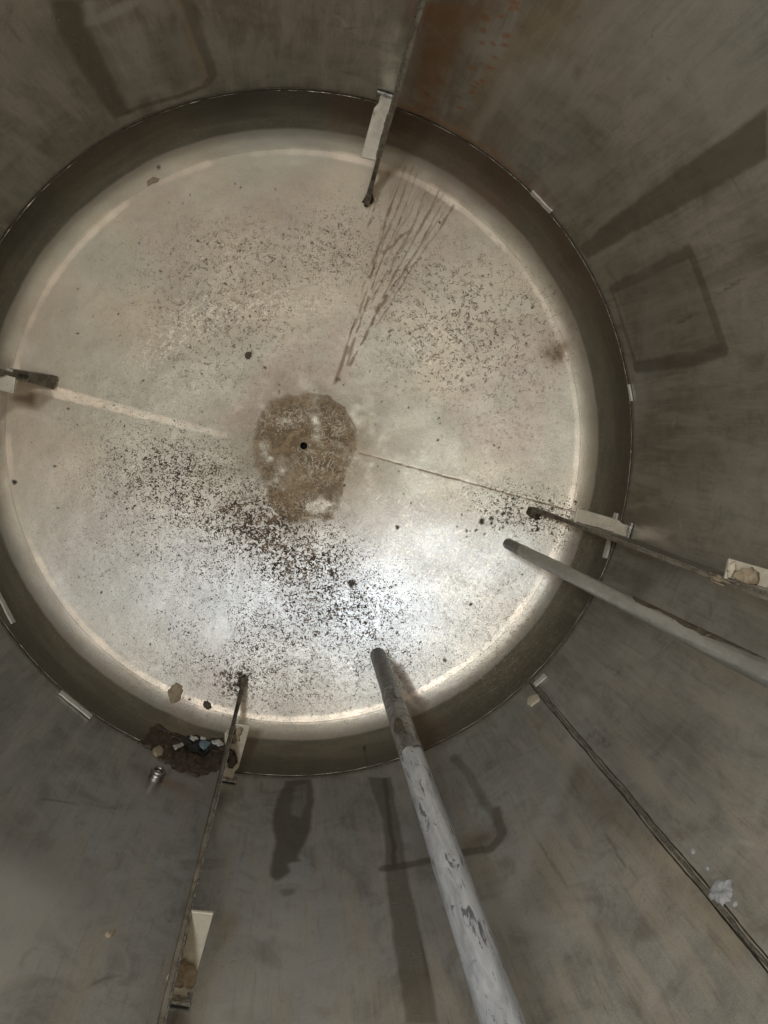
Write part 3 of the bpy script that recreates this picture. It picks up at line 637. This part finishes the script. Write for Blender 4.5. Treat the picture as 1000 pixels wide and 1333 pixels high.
# pale strips left on the bottom weld
def strip(x0, y0, x1, y1, wpx, label, seed):
    dx, dy = x1 - x0, y1 - y0; L = math.hypot(dx, dy); nx, ny = -dy / L * wpx / 2, dx / L * wpx / 2
    rg = random.Random(seed); P, N = surf([x0, x1], [y0, y1])
    side, top = [], []
    k_ = 9
    for k in range(k_):
        q = k / (k_ - 1); w1 = 1 + rg.uniform(-.14, .14); w2 = 1 + rg.uniform(-.14, .14)
        side.append((x0 + dx * q + nx * w1, y0 + dy * q + ny * w1)); top.append((x0 + dx * q - nx * w2, y0 + dy * q - ny * w2))
    bm = bmesh.new(); rows = []
    for p in (side, top):
        PP, NN = surf([a[0] for a in p], [a[1] for a in p])
        rows.append([Vector(v) for v in PP + NN * .001]); rows.append([Vector(v) for v in PP + NN * .0065])
    o = (rows[0][0] + rows[2][-1]) / 2
    R_ = [[bm.verts.new(v - o) for v in r_] for r_ in (rows[0], rows[1], rows[3], rows[2])]
    for a in range(4):
        b = (a + 1) % 4
        for k in range(k_ - 1): bm.faces.new((R_[a][k], R_[a][k + 1], R_[b][k + 1], R_[b][k]))
    bm.faces.new([r_[0] for r_ in R_]); bm.faces.new([r_[-1] for r_ in R_][::-1])
    ob = link('metal_strip', bm_mesh('metal_strip', bm), M['tab'], None, False); ob.location = o
    bv = ob.modifiers.new('b', 'BEVEL'); bv.width = .0012; bv.segments = 2
    return tag(ob, label, 'metal strip', 'pale strips along the bottom weld')
strip(693, 248, 719, 275, 4.5, 'pale strip on the bottom weld at upper right, below the dark wall band', 1)
strip(77, 902, 118, 935, 5, 'longest pale strip on the bottom weld at lower left', 2)
strip(-6, 770, 16, 812, 5, 'pale strip on the bottom weld at the left edge of the view', 3)
strip(697, 893, 712, 880, 5, 'short pale strip standing just right of the vertical weld seam', 4)
strip(789, 727, 804, 668, 5, 'pale strip passing behind the lower bracket of the right baffle', 5)
strip(820, 500, 824, 522, 2.5, 'thin short pale strip on the bottom weld above the right baffle', 6)

# ------------------------------------------------------------------ baffles
def floor_z(r): return float(prof(np.array(r)))
def baffle(az_deg, label, seed, bracket_z, foot=1., rin=.826):
    rz = math.radians(az_deg); rg = random.Random(seed)
    t = empty('baffle', (.9 * math.cos(rz), .9 * math.sin(rz), floor_z(.9)), label, 'baffle', 'baffles standing off the tank wall', rz)
    off = Vector((-.9, 0, -floor_z(.9)))
    TH = .0115
    # plate: inner edge at .83, lower end cut back to a foot that leans inwards
    inner = []
    zt = 2.3
    zlist = [.035 + .02 * k for k in range(115)]
    for zz_ in zlist: inner.append((.830 + rg.uniform(-.0012, .0012), zz_))
    foot_pts = [(.900, -.01), (.872, -.06), (.845, -.105), (.822, -.165), (.806, floor_z(.806) + .020), (.800, floor_z(.800) + .028), (.806, -.19), (.822, -.10), (.829, -.03)]
    out_ = [(.965, 2.32), (.965, .06), (.940, .02)]
    poly_ = foot_pts + inner + out_
    bm = bmesh.new()
    fr = [bm.verts.new(Vector((a, TH / 2 + rg.uniform(-.0006, .0006), b)) + off) for a, b in poly_]
    bk = [bm.verts.new(Vector((a, -TH / 2 + rg.uniform(-.0006, .0006), b)) + off) for a, b in poly_]
    bm.faces.new(fr); bm.faces.new(bk[::-1]); n_ = len(poly_)
    for k in range(n_): bm.faces.new((fr[k], bk[k], bk[(k + 1) % n_], fr[(k + 1) % n_]))
    bmesh.ops.triangulate(bm, faces=[f for f in bm.faces if len(f.verts) > 4])
    p = link('plate', bm_mesh('plate', bm), M['plate'], t, False)
    # thick foot where the plate's tip comes down to the floor
    prf = [(.796, floor_z(.80) + .018), (.792, floor_z(.80) + .040), (.805, floor_z(.80) + .085), (.822, -.10), (.832, .0), (.850, .0), (.846, -.09), (.832, floor_z(.80) + .07), (.822, floor_z(.80) + .02)]
    bm = bmesh.new(); wd_ = [q * foot for q in (.008, .009, .008, .0065, .006, .006, .0065, .008, .008)]
    fa_ = [bm.verts.new(Vector((a, w_ + rg.uniform(-.001, .001), b)) + off) for (a, b), w_ in zip(prf, wd_)]; fb_ = [bm.verts.new(Vector((a, -w_ + rg.uniform(-.001, .001), b)) + off) for (a, b), w_ in zip(prf, wd_)]
    bm.faces.new(fa_); bm.faces.new(fb_[::-1])
    for k in range(len(prf)): bm.faces.new((fa_[k], fb_[k], fb_[(k + 1) % len(prf)], fa_[(k + 1) % len(prf)]))
    bmesh.ops.triangulate(bm, faces=[f for f in bm.faces if len(f.verts) > 4])
    link('foot', bm_mesh('foot', bm), M['plate'], t, False)
    # ragged bright bead along the inner edge
    zq = np.linspace(.04, 1.9, 700); a_ = 1 + 1.3 * (fbm(zq, zq * 0, 60, seed, 3) - .5)
    V = []
    for i in range(6):
        q = 2 * PI * i / 6; V.append(np.stack([.8285 + .0026 * math.cos(q) * a_ - .9, .0048 + .0022 * math.sin(q) * a_, zq - floor_z(.9)], 1))
    V = np.stack(V, 1); V = np.concatenate([V, V[:, :1]], 1).reshape(-1, 3)
    link('edge_bead', np_mesh('edge_bead', V, grid_quads(len(zq), 7)), M['bright'], t)
    for k, bz in enumerate(bracket_z):
        s = .004
        w = .041 + .004 * (k == 0); th = .007
        pts = [(rin, s), (rin - .004, s + w), (.955, s + w - .002), (.972, s + w - .010), (.996, s + w - .010), (.996, s), ]
        bm = bmesh.new()
        tv = [bm.verts.new(Vector((a, b, bz + rg.uniform(-.0012, .0012))) + off) for a, b in pts]; bv_ = [bm.verts.new(Vector((a, b, bz - th)) + off) for a, b in pts]
        bm.faces.new(tv); bm.faces.new(bv_[::-1])
        for i in range(len(pts)): bm.faces.new((tv[i], bv_[i], bv_[(i + 1) % len(pts)], tv[(i + 1) % len(pts)]))
        b_ = link('bracket', bm_mesh('bracket', bm), M['bracket'], t, False); md = b_.modifiers.new('b', 'BEVEL'); md.width = .0018; md.segments = 2
        # pad where the bracket meets the wall, turned up lip at the plate
        bm = bmesh.new(); bmesh.ops.create_cube(bm, size=1, matrix=Matrix.Translation(Vector((.9935, s + w * .45, bz + .002)) + off) @ Matrix.Diagonal((.007, w * 1.15, .030, 1)))
        q = link('wall_pad', bm_mesh('wall_pad', bm), M['bright'], b_, False); md = q.modifiers.new('b', 'BEVEL'); md.width = .0015; md.segments = 2
        zq = np.linspace(.832, .95, 90); a_ = 1 + .9 * (fbm(zq, zq * 0 + k, 90, seed + k, 3) - .5)
        V = []
        for i in range(6):
            g = 2 * PI * i / 6; V.append(np.stack([zq - .9, .005 + .0042 * math.cos(g) * a_, bz + .001 + .0042 * math.sin(g) * a_ - floor_z(.9)], 1))
        V = np.stack(V, 1); V = np.concatenate([V, V[:, :1]], 1).reshape(-1, 3)
        link('fillet_weld', np_mesh('fillet_weld', V, grid_quads(len(zq), 7)), M['plate'], b_)
    return t
ba = {}
FOOT = True
ba['top'] = baffle(74.9, 'baffle at the top of the view, cream bracket above rust drips on the floor', 1, (.062, 1.62))
ba['right'] = baffle(-15.3, 'baffle at the right, two grey brackets, beside the thinner pipe', 2, (.070, .90))
ba['bottom'] = baffle(-105.0, 'baffle at lower left, ragged bright edge, pale bracket on the wall, foot among dark crumbs', 3, (.058, .935))
ba['left'] = baffle(165.0, 'baffle cut off by the left edge of the view, dark foot and white bracket corner', 4, (.062, 1.1), 2.3, .800)

def lump(name, parent, loc, s, mat, seed):
    bm = bmesh.new(); bmesh.ops.create_icosphere(bm, subdivisions=3, radius=1)
    rg = random.Random(seed); o1, o2 = rg.uniform(0, 50), rg.uniform(0, 50)
    for v in bm.verts:
        n_ = float(fbm(np.array([v.co.x * 1. + o1]), np.array([v.co.y + v.co.z * .7 + o2]), 1.6, seed, 4)[0])
        v.co *= max(.35, .95 + (n_ - .5) * 2.6)
        v.co = Vector((v.co.x * s[0], v.co.y * s[1], v.co.z * s[2]))
    ob = link(name, bm_mesh(name, bm), mat, parent); ob.location = loc; return ob
def rel(t, r, tan, z): return (r - .9, tan, z - floor_z(.9))
for k, (nm, tt, sc) in enumerate([('top', -.002, 1.), ('right', -.012, 1.25), ('left', .0, 1.1), ('bottom', -.006, 1.)]):
    t = ba[nm]
    lump('crust_lump', t, rel(t, .812, tt, floor_z(.812) + .02), (.017 * sc, .014 * sc, .02), M['sludge'], 20 + k)
lump('crust_lump', ba['bottom'], rel(0, .895, -.006, .0), (.022, .010, .022), M['cream'], 31)
lump('crust_lump', ba['bottom'], rel(0, .86, .017, .064), (.018, .012, .007), M['crust'], 32)
lump('crust_lump', ba['bottom'], rel(0, .945, .020, .939), (.024, .019, .004), M['crust'], 33)
lump('crust_lump', ba['right'], rel(0, .822, .028, .915), (.007, .012, .006), M['cream'], 34)
lump('crust_lump', ba['right'], rel(0, .862, .022, .905), (.022, .014, .004), M['crust'], 35)
lump('crust_lump', ba['right'], rel(0, .84, -.002, .87), (.03, .008, .03), M['crust'], 36)
lump('crust_lump', ba['bottom'], rel(0, .93, .02, .066), (.026, .018, .004), M['sludge'], 37)

# ------------------------------------------------------------------ dip pipes
def tube(name, mat, parent, rad, z0, z1, seg=40, wob=.0006, seed=1, rows=60, inner=None, lean=(0, 0)):
    zz_ = np.linspace(z0, z1, rows); th_ = np.linspace(0, 2 * PI, seg, endpoint=False)
    Z_, T_ = np.meshgrid(zz_, th_, indexing='ij'); rr_ = rad + wob * 2 * (fbm(np.cos(T_) * 2 + 9, Z_ * 6 + np.sin(T_) * 2, 2.2, seed, 3) - .5)
    V = np.stack([rr_ * np.cos(T_), rr_ * np.sin(T_), Z_], -1).reshape(-1, 3)
    Qs = []
    for i in range(rows - 1):
        for j in range(seg): j2 = (j + 1) % seg; Qs.append((i * seg + j, i * seg + j2, (i + 1) * seg + j2, (i + 1) * seg + j))
    me = np_mesh(name, V, np.array(Qs)); bm = bmesh.new(); bm.from_mesh(me); bm.verts.ensure_lookup_table()
    def cap(s, zc):
        bm.verts.ensure_lookup_table()
        vs = [bm.verts[s * seg + j] for j in range(seg)]
        if inner:
            iv = [bm.verts.new((inner * math.cos(t_), inner * math.sin(t_), zc)) for t_ in th_]; dv = [bm.verts.new((inner * math.cos(t_), inner * math.sin(t_), zc + .05)) for t_ in th_]
            for j in range(seg): j2 = (j + 1) % seg; bm.faces.new((vs[j], vs[j2], iv[j2], iv[j])); bm.faces.new((iv[j], iv[j2], dv[j2], dv[j]))
        else: bm.faces.new(vs)
    cap(0, z0); inner_, inner = inner, None; cap(rows - 1, z1)
    bmesh.ops.recalc_face_normals(bm, faces=bm.faces); bm.to_mesh(me); bm.free()
    return link(name, me, mat, parent)
def cylpt(px, py, r):
    d = np.array([(px - 500) / 1000, -(py - 666.5) / 1000, -1.]) @ ROT.T
    A = d[0] ** 2 + d[1] ** 2; B = CAM[0] * d[0] + CAM[1] * d[1]; c = CAM[0] ** 2 + CAM[1] ** 2 - r * r
    return Vector(CAM + d * ((-B + math.sqrt(B * B - A * c)) / A))
def pipe(name, p0, p1, r, label, rad):
    a = cylpt(*p0, r); b = cylpt(*p1, r); d = (b - a).normalized()
    t = empty(name, a, label, 'pipe', 'dip pipes hanging over the floor'); t.rotation_euler = d.to_track_quat('Z', 'Y').to_euler(); return t
P1 = pipe('dip_pipe', (492, 853), (655, 1333), .70, 'thicker dip pipe with dark bare end and chalky white upper length', .027)
tube('pipe_end', M['pipe_dark'], P1, .0250, 0, .375, seed=3, rows=40, inner=.021)
tube('sleeve', M['pipe_mid'], P1, .0272, .368, .56, seed=4, rows=30, wob=.0010)
tube('collar', M['pipe_mid'], P1, .0288, .552, .765, seed=5, rows=30, wob=.0022)
tube('pipe_body', M['pipe_white'], P1, .0274, .760, 2.3, seed=6, rows=300, wob=.0010)
def film(name, parent, rad, a0, a1, z0, z1, mat, seed, th=.0012):
    """a torn film of dried product on a pipe"""
    na, nz = 22, 90; V = []; T_ = np.linspace(0, 1, na); Z_ = np.linspace(0, 1, nz)
    for iz in range(nz):
        q = Z_[iz]; w = math.sin(PI * min(1, q * 1.02 + .0)) ** .45 if 0 < q < 1 else 0
        e1 = .9 * (float(fbm(np.array([q * 5.]), np.array([seed * 1.]), 1, seed, 5)[0]) - .5); e2 = .9 * (float(fbm(np.array([q * 5.]), np.array([seed + 7.]), 1, seed, 5)[0]) - .5)
        c = (a0 + a1) / 2 + .15 * math.sin(q * 4); h = (a1 - a0) / 2 * w
        for ia in range(na):
            a = c - h * (1 - e1) + (2 * h - h * (e1 + e2)) * T_[ia]; edge = 0 if ia in (0, na - 1) else 1
            V.append(((rad + (th + .0008 * rnd.random()) * edge - .0003) * math.cos(a), (rad + (th + .0008 * rnd.random()) * edge - .0003) * math.sin(a), z0 + (z1 - z0) * q))
    return link(name, np_mesh(name, np.array(V), grid_quads(nz, na)), mat, parent)
P2 = pipe('dip_pipe', (662, 708), (1000, 878), .70, 'thinner dip pipe at the right with a torn brown film on its upper side', .02)
tube('pipe_end', M['pipe_dark'], P2, .0174, 0, .16, seed=8, rows=24, inner=.015)
tube('pipe_body', M['pipe_grey'], P2, .0176, .155, 2.2, seed=9, rows=300, wob=.0009)
def face_angle(P, target):
    v = P.rotation_euler.to_matrix().transposed() @ (Vector(target) - P.location); return math.atan2(v.y, v.x)
fa = face_angle(P2, CAM)
film('product_film', P2, .0176, fa - 1.75, fa - .75, 1.0, 1.33, M['brown'], 3)
film('product_film', P2, .0176, fa - 1.7, fa - .8, .90, 1.04, M['brown'], 5)
fb = face_angle(P1, CAM)
film('product_film', P1, .0290, fb - .4, fb + .7, .60, .70, M['brown'], 7)
film('product_film', P1, .0290, fb - .9, fb + .3, .70, .775, M['pipe_dark'], 9)
film('product_film', P1, .0274, fb - .5, fb - .1, .40, .47, M['pipe_dark'], 8)

# ------------------------------------------------------------------ threaded socket welded to the wall
az_, z_ = WL(202, 1014)
t = empty('pipe_socket', (math.cos(az_), math.sin(az_), z_), 'small silver threaded socket on the wall left of the bottom baffle', 'pipe socket', None, az_)
def radial_lathe(name, pr, mat, parent):
    bm = bmesh.new(); lathe(bm, pr, 40, closed=True)
    bmesh.ops.rotate(bm, verts=bm.verts, cent=(0, 0, 0), matrix=Matrix.Rotation(-PI / 2, 3, 'Y')); return link(name, bm_mesh(name, bm), mat, parent)
b = radial_lathe('barrel', [(.0225, -.004), (.0205, .004), (.0185, .010), (.0185, .020), (.0130, .020), (.0125, -.004)], M['socket'], t)
radial_lathe('rim', [(.0190, .018), (.0215, .020), (.0220, .026), (.0200, .029), (.0150, .029), (.0135, .026), (.0130, .019)], M['socket'], t)
for k in range(3): radial_lathe('thread', [(.0131, .002 + k * .006), (.0121, .0035 + k * .006), (.0131, .005 + k * .006)], M['socket'], t)
bm = bmesh.new(); rg_ = lathe(bm, [(.0128, -.001), (.0001, -.001)], 40); bmesh.ops.rotate(bm, verts=bm.verts, cent=(0, 0, 0), matrix=Matrix.Rotation(-PI / 2, 3, 'Y'))
link('bore', bm_mesh('bore', bm), M['hole'], t)

# ------------------------------------------------------------------ sludge and the torn wrapper lying in it
tag(patch('sludge_puddle', [(182, 962), (196, 952), (208, 944), (216, 950), (236, 958), (262, 966), (285, 962), (298, 966), (296, 985), (288, 1000), (272, 1008), (250, 1008), (228, 1002), (214, 990), (200, 980), (184, 970)], .006, M['sludge'], 40, .9, rings=30, ns=160, crumple=.009, edge=.2),
    'dark brown dried sludge in the corner left of the bottom baffle', 'sludge')
tag(patch('crust_flake', [(198, 976), (206, 972), (213, 978), (211, 985), (203, 986), (198, 982)], .008, M['crust'], 41, .4, lift=.003), 'tan flake at the left end of the dark sludge', 'residue')
wr = empty('torn_wrapper', surf(252, 970)[0][0], 'torn crumpled black, white and blue plastic wrapper on the dark sludge', 'wrapper')
wl = wr.location.copy()
def wpatch(name, o, mat, seed, lift, cr=.012):
    ob = patch(name, o, .002, mat, seed, .8, lift=lift + .003, crumple=cr * 1.2, rings=5, ns=26, edge=.3, smooth=False)
    ob.parent = wr; ob.location = ob.location - wl; return ob
wpatch('black_film', [(234, 974), (238, 964), (244, 960), (254, 962), (262, 966), (274, 970), (278, 976), (270, 984), (264, 990), (256, 984), (244, 980)], M['black'], 51, .012)
wpatch('blue_panel', [(256, 974), (266, 972), (272, 976), (267, 984), (261, 987), (256, 981)], M['blue'], 52, .022, .006)
wpatch('white_scrap', [(244, 966), (252, 968), (256, 972), (249, 974), (244, 971)], M['white'], 53, .022, .008)
wpatch('white_scrap', [(258, 967), (266, 969), (264, 972), (258, 971)], M['white'], 54, .023, .008)
wpatch('white_scrap', [(272, 970), (284, 968), (290, 974), (284, 978), (276, 975)], M['white'], 55, .014, .008)
wpatch('clear_scrap', [(222, 976), (236, 972), (238, 976), (230, 980), (226, 984)], M['white'], 56, .012, .01)
for ob in bpy.data.objects:
    if ob.type == 'MESH' and not ob.parent and 'label' not in ob and 'kind' not in ob: print('UNTAGGED', ob.name)
